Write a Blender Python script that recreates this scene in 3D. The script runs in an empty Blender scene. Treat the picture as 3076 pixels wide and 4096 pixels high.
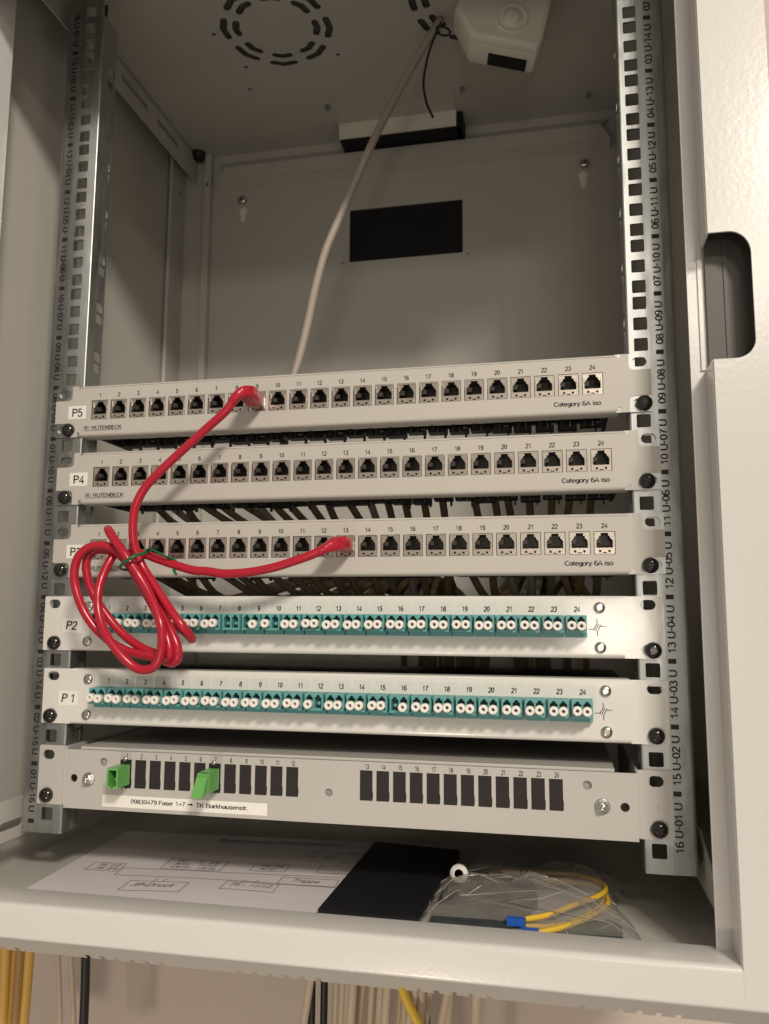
import bpy, math, random
from mathutils import Vector, Matrix
from mathutils.geometry import tessellate_polygon
random.seed(7)
S = 0.001                                   # everything below is written in millimetres
scene = bpy.context.scene
col = scene.collection
# ------------------------------------------------------------------ camera
cam_d = bpy.data.cameras.new("camera")
cam = bpy.data.objects.new("camera", cam_d); col.objects.link(cam); scene.camera = cam
R = Matrix(((0.978251, 0.207366, 0.004839), (0.021727, -0.125641, 0.991838), (0.206282, -0.970162, -0.127414)))
cam.matrix_world = Matrix.Translation((0.1682294, -0.5986797, 0.1636775)) @ R.transposed().to_4x4()
cam_d.sensor_fit = 'VERTICAL'; cam_d.sensor_height = 36.0; cam_d.lens = 3234.27 / 4096 * 36.0
cam_d.clip_start = 0.01; cam_d.clip_end = 30
cam_d.dof.use_dof = True; cam_d.dof.focus_distance = 0.62; cam_d.dof.aperture_fstop = 9.5
# ------------------------------------------------------------------ world and lamps
w = bpy.data.worlds.new("World"); scene.world = w; w.use_nodes = True
w.node_tree.nodes['Background'].inputs[0].default_value = (1.0, 0.87, 0.73, 1)
w.node_tree.nodes['Background'].inputs[1].default_value = 0.34
def lamp(name, loc, target, sx, sy, power, color=(1.0, 0.90, 0.77)):
    d = bpy.data.lights.new(name, 'AREA'); d.shape = 'RECTANGLE'; d.size = sx; d.size_y = sy
    d.energy = power; d.color = color
    o = bpy.data.objects.new(name, d); col.objects.link(o); o.location = loc
    o.rotation_euler = (Vector(target) - Vector(loc)).to_track_quat('-Z', 'Y').to_euler()
    return o
lamp("ceiling_lamp", (1.22, -2.12, 1.70), (0.0, 0.0, 0.2), 0.44, 0.28, 54)
lamp("wall_lamp", (0.56, -1.55, 0.93), (0.2, 0, 0.3), 0.28, 0.10, 2.6)
lamp("low_lamp", (0.297, -1.5, 0.125), (0.2, 0, 0.05), 0.17, 0.15, 1.4)
sd = bpy.data.lights.new("low_fill_spot", 'SPOT'); sd.energy = 26; sd.spot_size = math.radians(50); sd.spot_blend = 0.7; sd.shadow_soft_size = 0.08; sd.color = (1.0, 0.86, 0.72)  # made-up fill spot standing for other room light on the wall below
so = bpy.data.objects.new("low_fill_spot", sd); col.objects.link(so); so.location = (-0.15, -1.5, -0.85)
so.rotation_euler = (Vector((-0.02, 0.3, -0.42)) - so.location).to_track_quat('-Z', 'Y').to_euler()
vs = scene.view_settings; scene.display_settings.display_device = 'sRGB'
vs.view_transform = 'Standard'; vs.look = 'None'; vs.exposure = 0; vs.gamma = 1; vs.use_curve_mapping = False

# ------------------------------------------------------------------ materials
def mat(name, base, rough=0.45, metal=0.0, bump=0.0, bscale=900, var=0.0, vscale=12, spec=0.5, stretch=None, coat=0.0, rvar=0.0):
    m = bpy.data.materials.new(name); m.use_nodes = True
    nt = m.node_tree; b = nt.nodes['Principled BSDF']
    b.inputs['Base Color'].default_value = (*base, 1); b.inputs['Roughness'].default_value = rough
    b.inputs['Metallic'].default_value = metal; b.inputs['Specular IOR Level'].default_value = spec
    b.inputs['Coat Weight'].default_value = coat
    tc = nt.nodes.new('ShaderNodeTexCoord'); src = tc.outputs['Object']
    if stretch:
        mp = nt.nodes.new('ShaderNodeMapping'); mp.inputs['Scale'].default_value = stretch
        nt.links.new(src, mp.inputs[0]); src = mp.outputs[0]
    if bump:
        n = nt.nodes.new('ShaderNodeTexNoise'); n.inputs['Scale'].default_value = bscale; n.inputs['Detail'].default_value = 2
        bp = nt.nodes.new('ShaderNodeBump'); bp.inputs['Strength'].default_value = 1.0; bp.inputs['Distance'].default_value = bump * S
        nt.links.new(src, n.inputs['Vector']); nt.links.new(n.outputs['Fac'], bp.inputs['Height'])
        nt.links.new(bp.outputs[0], b.inputs['Normal'])
    if var or rvar:
        n2 = nt.nodes.new('ShaderNodeTexNoise'); n2.inputs['Scale'].default_value = vscale; n2.inputs['Detail'].default_value = 5
        nt.links.new(src, n2.inputs['Vector'])
        if var:
            mx = nt.nodes.new('ShaderNodeMix'); mx.data_type = 'RGBA'
            mx.inputs[6].default_value = (*[c * (1 - var) for c in base], 1)
            mx.inputs[7].default_value = (*[min(1, c * (1 + var)) for c in base], 1)
            nt.links.new(n2.outputs['Fac'], mx.inputs[0]); nt.links.new(mx.outputs[2], b.inputs['Base Color'])
        if rvar:
            mr = nt.nodes.new('ShaderNodeMapRange'); mr.inputs[1].default_value = 0.3; mr.inputs[2].default_value = 0.7
            mr.inputs[3].default_value = max(0.03, rough - rvar); mr.inputs[4].default_value = rough + rvar
            nt.links.new(n2.outputs['Fac'], mr.inputs[0]); nt.links.new(mr.outputs[0], b.inputs['Roughness'])
    return m
M = {}
M['paint'] = mat('grey_powder_coat', (0.53, 0.515, 0.475), 0.42, bump=0.05, bscale=420, var=0.04, vscale=9)
M['frame'] = mat('frame_powder_coat', (0.665, 0.655, 0.635), 0.22, bump=0.08, bscale=330, var=0.02, vscale=7)
M['panel'] = mat('panel_paint', (0.54, 0.515, 0.475), 0.45, bump=0.010, bscale=900, var=0.03, vscale=14)
M['gloss'] = mat('glossy_panel_paint', (0.74, 0.725, 0.69), 0.14, bump=0.10, bscale=70, var=0.02, vscale=14)
M['splice'] = mat('splice_box_paint', (0.49, 0.475, 0.45), 0.45, bump=0.02, bscale=900, var=0.03, vscale=14)
M['splice_dark'] = mat('tray_paint', (0.36, 0.35, 0.33), 0.5, bump=0.02, bscale=900)
M['zinc'] = mat('galvanised_steel', (0.44, 0.455, 0.45), 0.38, metal=0.9, bump=0.02, bscale=60, var=0.22, vscale=55, stretch=(3, 3, 0.5), rvar=0.10)
M['jackmetal'] = mat('nickel_shield', (0.64, 0.58, 0.52), 0.28, metal=0.95, bump=0.03, bscale=500, var=0.15, vscale=300)
M['steel'] = mat('screw_steel', (0.62, 0.60, 0.56), 0.22, metal=1.0, bump=0.02, bscale=400)
M['gold'] = mat('contact_gold', (0.75, 0.52, 0.22), 0.3, metal=1.0)
M['blackscrew'] = mat('black_screw', (0.012, 0.009, 0.008), 0.16, coat=0.6, bump=0.004, bscale=200)
M['black'] = mat('black_plastic', (0.012, 0.011, 0.012), 0.5)
M['foam'] = mat('matt_black_blank', (0.018, 0.014, 0.014), 0.75, bump=0.05, bscale=700, var=0.3, vscale=200)
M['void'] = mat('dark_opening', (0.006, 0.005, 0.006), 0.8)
M['dark'] = mat('dark_plastic_and_shade', (0.05, 0.046, 0.043), 0.5, bump=0.05, bscale=500)  # plastic parts; also the shade on fibre enclosures and behind vent slots
M['cavity'] = mat('jack_cavity', (0.045, 0.040, 0.037), 0.3)
M['ink'] = mat('black_print', (0.015, 0.013, 0.012), 0.6)
M['greyink'] = mat('grey_print', (0.16, 0.15, 0.14), 0.6)
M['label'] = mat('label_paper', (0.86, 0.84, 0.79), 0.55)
M['teal'] = mat('teal_plastic', (0.12, 0.37, 0.37), 0.36, bump=0.02, bscale=400, var=0.06, vscale=60)
M['tealdark'] = mat('teal_inner', (0.012, 0.085, 0.09), 0.5)
M['cap'] = mat('white_cap', (0.86, 0.84, 0.79), 0.42, bump=0.02, bscale=300)
M['red'] = mat('red_pvc', (0.46, 0.012, 0.034), 0.24, bump=0.03, bscale=60, var=0.08, vscale=30)
M['green'] = mat('green_plastic', (0.15, 0.43, 0.11), 0.38, bump=0.02, bscale=300)
M['greenin'] = mat('green_inner', (0.03, 0.16, 0.02), 0.5)
M['tie'] = mat('green_tie', (0.0, 0.13, 0.045), 0.28)
M['greycable'] = mat('grey_cable_pvc', (0.36, 0.31, 0.27), 0.5, bump=0.03, bscale=200)
M['cream'] = mat('cream_cable', (0.60, 0.50, 0.38), 0.5, var=0.12, vscale=20)
M['browncable'] = mat('tan_cable', (0.22, 0.17, 0.125), 0.55, var=0.15, vscale=20)
M['olive'] = mat('brown_cable', (0.25, 0.18, 0.08), 0.55, var=0.15, vscale=20)
M['yellow'] = mat('yellow_cable', (0.80, 0.52, 0.05), 0.4)
M['ochre'] = mat('ochre_cable', (0.55, 0.32, 0.06), 0.5, var=0.1)
M['amber'] = mat('amber_cable', (0.66, 0.42, 0.09), 0.5, var=0.1)
M['umber'] = mat('umber_cable', (0.36, 0.21, 0.07), 0.5, var=0.1)
M['gcable'] = mat('green_cable', (0.04, 0.16, 0.03), 0.4)
M['blue'] = mat('blue_connector', (0.02, 0.12, 0.55), 0.4)
M['boxplastic'] = mat('cream_plastic', (0.78, 0.75, 0.64), 0.45, bump=0.02, bscale=300)
M['paper'] = mat('white_paper', (0.74, 0.70, 0.71), 0.7, bump=0.08, bscale=25)
M['pen'] = mat('pen_ink', (0.22, 0.20, 0.22), 0.7)
M['case'] = mat('black_case', (0.008, 0.007, 0.011), 0.55, bump=0.03, bscale=500)
M['wall'] = mat('wall_plaster', (0.58, 0.50, 0.445), 0.8, bump=0.3, bscale=120, var=0.05, vscale=4)
M['foamgrey'] = mat('dark_pouch', (0.035, 0.045, 0.05), 0.7, bump=0.6, bscale=160, var=0.5, vscale=120)
M['pouchgreen'] = mat('green_pouch', (0.03, 0.06, 0.055), 0.6, bump=0.3, bscale=160, var=0.3, vscale=50)
M['plug'] = mat('clear_plug', (0.45, 0.43, 0.40), 0.2)
M['recess'] = mat('lock_recess_shaded_paint', (0.075, 0.068, 0.06), 0.5)  # same paint as the frame, darkened in colour to stand for shade
def bagmat():
    m = bpy.data.materials.new('clear_polybag'); m.use_nodes = True; nt = m.node_tree; nt.nodes.clear()
    out = nt.nodes.new('ShaderNodeOutputMaterial'); mx = nt.nodes.new('ShaderNodeMixShader'); tr = nt.nodes.new('ShaderNodeBsdfTransparent')
    gl = nt.nodes.new('ShaderNodeBsdfPrincipled'); gl.inputs['Base Color'].default_value = (0.42, 0.39, 0.36, 1); gl.inputs['Roughness'].default_value = 0.17
    gl.inputs['Specular IOR Level'].default_value = 0.9
    tc = nt.nodes.new('ShaderNodeTexCoord'); n = nt.nodes.new('ShaderNodeTexNoise'); n.inputs['Scale'].default_value = 22; n.inputs['Detail'].default_value = 3; n.inputs['Distortion'].default_value = 1.4
    nt.links.new(tc.outputs['Object'], n.inputs['Vector'])
    bp = nt.nodes.new('ShaderNodeBump'); bp.inputs['Distance'].default_value = 0.004; nt.links.new(n.outputs['Fac'], bp.inputs['Height']); nt.links.new(bp.outputs[0], gl.inputs['Normal'])
    lw = nt.nodes.new('ShaderNodeLayerWeight'); lw.inputs[0].default_value = 0.35
    mr = nt.nodes.new('ShaderNodeMapRange'); mr.inputs[3].default_value = 0.2; mr.inputs[4].default_value = 0.8
    nt.links.new(lw.outputs['Facing'], mr.inputs[0])
    nt.links.new(mr.outputs[0], mx.inputs[0]); nt.links.new(tr.outputs[0], mx.inputs[1]); nt.links.new(gl.outputs[0], mx.inputs[2]); nt.links.new(mx.outputs[0], out.inputs[0])
    return m
M['bag'] = bagmat()
M['bagedge'] = mat('bag_crease', (0.42, 0.40, 0.37), 0.12, spec=0.9)

# ------------------------------------------------------------------ mesh builder
XZ = lambda u, v, t: (u, t, v)              # plate in the X-Z plane, thickness along Y
XY = lambda u, v, t: (u, v, t)
YZ = lambda u, v, t: (t, u, v)
class MB:
    def __init__(s): s.v = []; s.f = []; s.m = []; s.sm = []; s.mats = []
    def mi(s, m):
        if m not in s.mats: s.mats.append(m)
        return s.mats.index(m)
    def add(s, vs, fs, m, smooth=False):
        o = len(s.v); k = s.mi(m); s.v += [tuple(p) for p in vs]
        for f in fs: s.f.append([i + o for i in f]); s.m.append(k); s.sm.append(smooth)
    def box(s, x0, x1, y0, y1, z0, z1, m):
        v = [(x, y, z) for x in (x0, x1) for y in (y0, y1) for z in (z0, z1)]
        s.add(v, [(0, 1, 3, 2), (4, 6, 7, 5), (0, 4, 5, 1), (2, 3, 7, 6), (0, 2, 6, 4), (1, 5, 7, 3)], m)
    def plate(s, outer, holes, t0, t1, m, mp=XZ, smooth_sides=False):
        loops = [outer] + holes
        flat = [p for l in loops for p in l]; n = len(flat)
        tris = tessellate_polygon([[Vector((p[0], p[1], 0)) for p in l] for l in loops])
        s.add([mp(p[0], p[1], t0) for p in flat] + [mp(p[0], p[1], t1) for p in flat],
              [tuple(t) for t in tris] + [tuple(i + n for i in reversed(t)) for t in tris], m)
        vs = [mp(p[0], p[1], t0) for p in flat] + [mp(p[0], p[1], t1) for p in flat]; fs = []; b = 0
        for l in loops:
            k = len(l)
            for i in range(k): j = (i + 1) % k; fs.append((b + i, b + j, b + j + n, b + i + n))
            b += k
        s.add(vs, fs, m, smooth_sides)
    def quad(s, a, b, c, d, m): s.add([a, b, c, d], [(0, 1, 2, 3)], m)
    def lathe(s, prof, n, m, c=(0, 0, 0), axis='y', smooth=True):
        vs = []
        for r, h in prof:
            for i in range(n):
                a = 2 * math.pi * i / n; u, v = r * math.cos(a), r * math.sin(a)
                p = (u, h, v) if axis == 'y' else ((u, v, h) if axis == 'z' else (h, u, v))
                vs.append((p[0] + c[0], p[1] + c[1], p[2] + c[2]))
        fs = []
        for k in range(len(prof) - 1):
            for i in range(n):
                j = (i + 1) % n; fs.append((k * n + i, k * n + j, (k + 1) * n + j, (k + 1) * n + i))
        s.add(vs, fs, m, smooth)
        s.add(vs[:n], [tuple(range(n))], m); s.add(vs[-n:], [tuple(range(n))], m)
    def sweep(s, pts, prof, m, smooth=True, up=None):   # closed profile (a,b) swept along pts
        P = [Vector(p) for p in pts]; n = len(P); k = len(prof); vs = []
        T = [(P[min(i + 1, n - 1)] - P[max(i - 1, 0)]).normalized() for i in range(n)]
        u = Vector(up) if up else Vector((0.31, 0.2, 0.93)); 
        a = (u - T[0] * u.dot(T[0])).normalized()
        for i in range(n):
            a = (a - T[i] * a.dot(T[i])).normalized(); b = T[i].cross(a)
            for q in prof: vs.append(P[i] + a * q[0] + b * q[1])
        fs = [(i * k + j, i * k + (j + 1) % k, (i + 1) * k + (j + 1) % k, (i + 1) * k + j) for i in range(n - 1) for j in range(k)]
        s.add(vs, fs, m, smooth); s.add(vs[:k], [tuple(range(k))], m); s.add(vs[-k:], [tuple(range(k))], m)
    def tube(s, pts, r, m, n=14, sub=6): s.sweep(spline(pts, sub), circ(0, 0, r, n), m)
    def xform(s, fn, start=0): s.v[start:] = [tuple(fn(Vector(p))) for p in s.v[start:]]
    def build(s, name, parent=None, off=(0, 0, 0)):
        me = bpy.data.meshes.new(name)
        me.from_pydata([(p[0] * S, p[1] * S, p[2] * S) for p in s.v], [], s.f)
        for m in s.mats: me.materials.append(M[m])
        me.polygons.foreach_set('material_index', s.m); me.polygons.foreach_set('use_smooth', s.sm)
        me.update(); me.validate()
        o = bpy.data.objects.new(name, me); col.objects.link(o)
        if parent is not None: o.parent = parent
        o.location = [c * S for c in off]
        return o
def circ(x, y, r, n=24, a0=0): return [(x + r * math.cos(a0 + 2 * math.pi * i / n), y + r * math.sin(a0 + 2 * math.pi * i / n)) for i in range(n)]
def rect(x0, x1, z0, z1, r=0, n=4):
    if not r: return [(x0, z0), (x1, z0), (x1, z1), (x0, z1)]
    o = []
    for cx, cz, a in ((x1 - r, z0 + r, -90), (x1 - r, z1 - r, 0), (x0 + r, z1 - r, 90), (x0 + r, z0 + r, 180)):
        for i in range(n + 1): t = math.radians(a + 90 * i / n); o.append((cx + r * math.cos(t), cz + r * math.sin(t)))
    return o
def slot(cx, cz, w, h): return rect(cx - w / 2, cx + w / 2, cz - h / 2, cz + h / 2, h / 2 - 0.01, 7)
def spline(pts, sub=6):
    P = [Vector(p) for p in pts]
    if len(P) < 3 or sub < 2: return P
    P = [P[0] * 2 - P[1]] + P + [P[-1] * 2 - P[-2]]; o = []
    for i in range(1, len(P) - 2):
        for k in range(sub):
            t = k / sub; a, b, c, d = P[i - 1], P[i], P[i + 1], P[i + 2]
            o.append(0.5 * ((2 * b) + (c - a) * t + (2 * a - 5 * b + 4 * c - d) * t * t + (3 * b - a - 3 * c + d) * t ** 3))
    o.append(P[-2]); return o
def empty(name, label, cat, loc=(0, 0, 0), group=None):
    o = bpy.data.objects.new(name, None); col.objects.link(o); o.location = [c * S for c in loc]; o.empty_display_size = 0.01
    return tag(o, label, cat, group)
def tag(o, label, cat, group=None):
    o['label'] = label; o['category'] = cat
    if group: o['group'] = group
    return o
_tc = {}
def glyphs(txt, bold=0.0):
    if (txt, bold) in _tc: return _tc[(txt, bold)]
    c = bpy.data.curves.new('t', 'FONT'); c.body = txt; c.size = 1.0; c.offset = bold; c.resolution_u = 3
    o = bpy.data.objects.new('t', c); col.objects.link(o)
    dg = bpy.context.evaluated_depsgraph_get(); me = o.evaluated_get(dg).to_mesh()
    v = [(p.co.x, p.co.y) for p in me.vertices]; f = [tuple(p.vertices) for p in me.polygons]
    o.evaluated_get(dg).to_mesh_clear(); bpy.data.objects.remove(o); bpy.data.curves.remove(c)
    _tc[(txt, bold)] = (v, f); return v, f
CAPH = 0.729
def _arc(cx, cy, rx, ry, a0, a1, n=10): return [(cx + rx * math.cos(math.radians(a0 + (a1 - a0) * i / n)), cy + ry * math.sin(math.radians(a0 + (a1 - a0) * i / n))) for i in range(n + 1)]
_P = [[(.07, 0), (.07, .96), (.34, .96)] + _arc(.35, .73, .23, .23, 90, -90) + [(.07, .5)]]
GL = {'0': (.6, [_arc(.3, .48, .23, .46, 0, 360, 18)]), '1': (.6, [[(.1, .7), (.24, .8), (.34, .96), (.34, 0)]]),
 '2': (.6, [_arc(.29, .69, .22, .25, 170, -35) + [(.08, .06), (.07, 0), (.53, 0)]]), '3': (.6, [_arc(.27, .71, .2, .23, 155, -90) , _arc(.27, .25, .24, .26, 90, -160)]),
 '4': (.6, [[(.42, -.04), (.42, .96), (.04, .26), (.57, .26)]]), '5': (.6, [[(.5, .94), (.15, .94), (.1, .5)] + _arc(.28, .3, .24, .3, 130, -155)]),
 '6': (.6, [_arc(.3, .28, .23, .28, 0, 360, 14), _arc(.33, .56, .26, .38, 50, 190)]), '7': (.6, [[(.06, .94), (.54, .94), (.36, .6), (.23, 0)]]),
 '8': (.6, [_arc(.3, .71, .19, .22, 0, 360, 14), _arc(.3, .24, .23, .25, 0, 360, 14)]), '9': (.6, [_arc(.3, .66, .23, .28, 0, 360, 14), _arc(.27, .38, .26, .38, 10, -130)]),
 'P': (.68, _P), 'R': (.72, _P + [[(.34, .5), (.6, -.04)]]), 'U': (.74, [[(.08, 1), (.08, .3)] + _arc(.36, .28, .28, .28, 180, 360) + [(.64, 1)]]),
 'T': (.62, [[(0, .95), (.6, .95)], [(.3, .95), (.3, -.04)]]), 'E': (.66, [[(.58, .95), (.08, .95), (.08, 0), (.6, 0)], [(.08, .5), (.54, .5)]]), 'N': (.74, [[(.08, -.04), (.08, 1)], [(.08, 1), (.62, -.04)], [(.62, -.04), (.62, 1)]]),
 'B': (.7, [[(.08, 0), (.08, .95), (.36, .95)] + _arc(.36, .73, .2, .22, 90, -90) + [(.08, .51)], [(.36, .51)] + _arc(.36, .25, .24, .25, 90, -90) + [(.08, 0)]]),
 'C': (.72, [_arc(.38, .48, .31, .48, 40, 320, 14)]), 'K': (.7, [[(.08, -.04), (.08, 1)], [(.6, 1), (.1, .42)], [(.26, .58), (.62, -.04)]]), 'A': (.68, [[(0, -.04), (.33, .98), (.66, -.04)], [(.12, .3), (.54, .3)]]),
 'F': (.6, [[(.08, -.04), (.08, .95), (.56, .95)], [(.08, .5), (.5, .5)]]), 'a': (.56, [_arc(.25, .33, .2, .3, 0, 360, 12), [(.47, .7), (.47, 0)]]), 't': (.32, [[(.14, .92), (.14, .12), (.28, 0)], [(0, .68), (.28, .68)]]),
 'e': (.56, [[(.06, .36), (.5, .36)] + _arc(.28, .33, .22, .33, 5, 315)]), 'g': (.58, [_arc(.26, .34, .21, .3, 0, 360, 12), [(.48, .7), (.48, -.08)] + _arc(.27, -.08, .21, .18, 0, -150, 6)]), 'o': (.58, [_arc(.28, .33, .23, .33, 0, 360, 14)]),
 'r': (.36, [[(.07, 0), (.07, .7)], [(.07, .45), (.16, .64), (.34, .68)]]), 'y': (.5, [[(0, .7), (.23, .02)], [(.46, .7), (.19, -.2), (.02, -.26)]]), 'i': (.2, [[(.09, 0), (.09, .68)], [(.09, .88), (.09, .98)]]),
 's': (.52, [[(.44, .54), (.36, .66), (.16, .66), (.08, .5), (.16, .38), (.38, .3), (.45, .17), (.36, .02), (.14, .02), (.05, .16)]]), 'k': (.5, [[(.07, 0), (.07, 1)], [(.42, .68), (.08, .28)], [(.2, .42), (.46, 0)]]),
 'h': (.56, [[(.07, 0), (.07, 1)], [(.07, .42)] + _arc(.27, .42, .2, .25, 160, 0, 6) + [(.47, 0)]]), 'n': (.56, [[(.07, 0), (.07, .7)], [(.07, .42)] + _arc(.27, .42, .2, .25, 160, 0, 6) + [(.47, 0)]]),
 'u': (.56, [[(.07, .7), (.07, .22)] + _arc(.26, .22, .19, .22, 180, 350, 6) + [(.46, .7)], [(.46, .3), (.46, 0)]]), '.': (.24, [[(.1, -.03), (.1, .1)]]), '+': (.6, [[(.06, .4), (.54, .4)], [(.3, .14), (.3, .66)]]), '-': (.4, [[(.06, .42), (.34, .42)]]), ' ': (.34, [])}
def sglyph(txt, wt):
    v, f, x = [], [], 0
    for ch in txt:
        adv, st = GL[ch]
        for pl in st:
            pts = [Vector((p[0] + x, p[1])) for p in pl]; n = len(pts); closed = (pts[0] - pts[-1]).length < 1e-4; row = []
            for i in range(n):
                a = pts[i] - pts[i - 1] if i else (pts[0] - pts[-2] if closed else pts[1] - pts[0]); c = pts[i + 1] - pts[i] if i < n - 1 else (pts[1] - pts[0] if closed else a)
                a = a.normalized(); c = c.normalized(); t = (a + c); t = t.normalized() if t.length > .1 else c
                k = min(1.6, 1 / max(.4, abs(t.dot(c)))); nn = Vector((-t.y, t.x)) * wt / 2 * k; row.append((pts[i] + nn, pts[i] - nn))
            o = len(v)
            for a, c in row: v += [(a.x, a.y), (c.x, c.y)]
            f += [(o + 2 * i, o + 2 * i + 1, o + 2 * i + 3, o + 2 * i + 2) for i in range(n - 1)]
        x += adv
    return [(p[0], p[1] * CAPH / .96) if False else (p[0] * CAPH, p[1] * CAPH) for p in v], f
def text(mb, txt, x, z, h, y=-2.06, m='ink', align='c', xs=0.88, shear=0.0, bold=0.0, rot=0, mp=None, width=None):
    v, f = sglyph(txt, .15 + bold * 1.6) if all(c in GL for c in txt) and m != 'pen' else glyphs(txt, bold)
    if not v: return
    s = h / CAPH; x0 = min(p[0] for p in v); x1 = max(p[0] for p in v); wd = (x1 - x0) * s * xs
    if width: xs = width / ((x1 - x0) * s); wd = width
    ox = {'c': -wd / 2, 'l': 0, 'r': -wd}[align]; out = []
    ca, sa = math.cos(rot), math.sin(rot)
    for px, pz in v:
        a = (px - x0) * s * xs + ox; b = pz * s - h / 2; a += b * shear
        a, b = a * ca - b * sa, a * sa + b * ca
        out.append(mp(x + a, z + b) if mp else (x + a, y, z + b))
    mb.add(out, f, m)

# ================================================================== the room behind
wl = MB(); wl.box(-1600, 1600, 303, 343, -1400, 1500, 'wall'); o = wl.build('wall'); o['kind'] = 'structure'

# ================================================================== the cabinet
cab = empty('network_cabinet', 'open light grey steel wall cabinet with numbered galvanised rails holding all the panels', 'cabinet', (0, 0, -45))
class CB(MB):
    def build(s, name, parent=cab): 
        o = MB.build(s, name, parent); 
        if parent is cab: o.location = (0, 0, 0.045)
        return o
b = CB()
for sx in (-1, 1):
    b = CB(); b.box(sx * 290, sx * 292.5, -55, 301, -47, 744, 'paint')
    b.box(sx * 284 if sx > 0 else -290, 290 if sx > 0 else -284, 268, 298, -45, 742, 'paint')
    b.box(sx * 285.5 - 2, sx * 285.5 + 2, 262, 267, -45, 742, 'paint')
    b.lathe([(0.1, -1), (2, -1), (2, 0)], 10, 'dark', (sx * 283.6, 284, 690), 'x')
    b.build('side_wall')
# back panel with cut-out
b = CB()
def keyhole(cx, cz):
    return [(cx + 5.2 * math.cos(t), cz + 5.2 * math.sin(t)) for t in [math.radians(-50 + 280 * i / 12) for i in range(13)]] + [(cx - 3, cz - 13), (cx - 1.6, cz - 15), (cx + 1.6, cz - 15), (cx + 3, cz - 13)]
kh = [keyhole(-205, 665), keyhole(208, 665)]
b.plate(rect(-290, 290, -45, 742), [rect(-67.5, 69.5, 585.5, 651.5, 1.5)] + kh + [circ(-76, 585, 1.6, 10), circ(76, 583, 1.6, 10)], 299, 300.5, 'paint')
for x in (-250, 250):
    b.box(x - 4, x + 4, 289, 298.9, -45, 741, 'paint'); b.lathe([(0.1, -0.6), (2.2, -0.6), (2.2, 0)], 10, 'greyink', (x, 289, 700))
b.build('back_panel')
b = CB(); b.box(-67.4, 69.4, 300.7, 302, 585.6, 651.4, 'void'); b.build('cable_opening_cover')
b = CB(); p = [(-238, 700), (239, 700), (228, 719), (-226, 719)]
b.plate(p, [], 287, 288.5, 'paint'); b.quad((-238, 288.4, 700), (239, 288.4, 700), (239, 299, 694), (-238, 299, 694), 'paint'); b.quad((-226, 288.4, 719), (228, 288.4, 719), (240, 299, 732), (-240, 299, 732), 'paint')
b.build('back_flange')
for x in (-206, 210):
    b = CB(); b.lathe([(6, 0), (6, -2), (4.8, -4), (2.5, -4.9), (0.1, -5)], 20, 'steel', (x, 299, 679)); b.lathe([(0.1, -5.1), (1.8, -5.1), (1.8, -5.0)], 6, 'dark', (x, 299, 679)); b.build('screw')
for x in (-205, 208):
    b = CB(); b.plate(keyhole(x, 665), [], 298.7, 298.95, 'label'); b.build('keyhole_lit_wall')  # pale plate stands for the lit wall seen through the keyhole
# ceiling with fan vents
def arc_slot(cx, cy, r, w, a0, a1, straight=True):
    # chevron slot of two straight runs with a bend in the middle and round ends
    am = (a0 + a1) / 2; P = [Vector((cx + r * math.cos(t), cy + r * math.sin(t))) for t in (a0, am, a1)]
    P[1] = Vector((cx, cy)) + (P[1] - Vector((cx, cy))) * 1.03
    d0 = (P[1] - P[0]).normalized(); d1 = (P[2] - P[1]).normalized(); n0 = Vector((d0.y, -d0.x)); n1 = Vector((d1.y, -d1.x)); nm = (n0 + n1).normalized()
    o = [P[0] + n0 * w / 2, P[1] + nm * w / 2, P[2] + n1 * w / 2, P[2] + n1 * w / 4 + d1 * w / 2.4, P[2] - n1 * w / 4 + d1 * w / 2.4, P[2] - n1 * w / 2, P[1] - nm * w / 2, P[0] - n0 * w / 2, P[0] - n0 * w / 4 - d0 * w / 2.4, P[0] + n0 * w / 4 - d0 * w / 2.4]
    return [(q.x, q.y) for q in o]
b = CB(); holes = []
for fx in (-92, 98):
    for r in (39.5, 51.5):
        for k in range(8):
            a = math.radians(-12 + 52.5 * 0 + 45 * k); g = 5.2 / r + 0.06
            holes.append(arc_slot(fx, 98, r, 7.2, a + g, a + math.pi / 4 - g))
for hx, hy in [(-156.6, 93.4), (-143, 146.5), (-152.8, 181.5), (-42.2, 147.4)]: holes.append(circ(hx, hy, 2.2, 10))
b.plate(rect(-290, 290, -78, 300), holes, 742, 743.2, 'paint', XY)
b.build('top_panel')
for fx in (-92, 98):
    b = CB(); b.lathe([(0.1, 752), (60, 752), (60, 744)], 32, 'dark', (fx, 98, 0), 'z'); b.build('fan_slot_backing')  # added dark disc standing for the darkness behind the vent slots
b = CB(); b.box(-306, 306, -78, 302, 760, 762, 'dark'); b.box(-306, 306, -79, -78, 744, 762, 'frame'); b.box(-306, -305, -78, 302, 744, 760, 'dark'); b.box(305, 306, -78, 302, 744, 760, 'dark'); b.build('added_roof_cover')  # unseen cover added to stop light leaking through the ceiling holes
for hx, hy in [(-76, 227), (77.8, 227), (214.6, 264)]:
    b = CB(); b.box(hx - 2.2, hx - .8, hy - 4, hy + 4, 738, 741.9, 'zinc'); b.box(hx + .8, hx + 2.2, hy - 4, hy + 4, 738, 741.9, 'zinc'); b.build('clip')
b = CB(); b.box(-72, 67, 262, 263.4, 722, 741.5, 'boxplastic'); b.quad((-72, 262, 741.3), (67, 262, 741.3), (67, 225, 741.8), (-70, 225, 741.8), 'paint')
b.box(-72, 72, 264, 297, 722, 724, 'void'); b.box(67.2, 74, 266, 297, 722, 741, 'void'); b.build('brush_entry')
b = CB(); b.lathe([(9, 0), (9, -4), (6, -9), (0.1, -10)], 20, 'black', (-262, 286, 742), 'z'); b.build('grommet')
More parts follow.
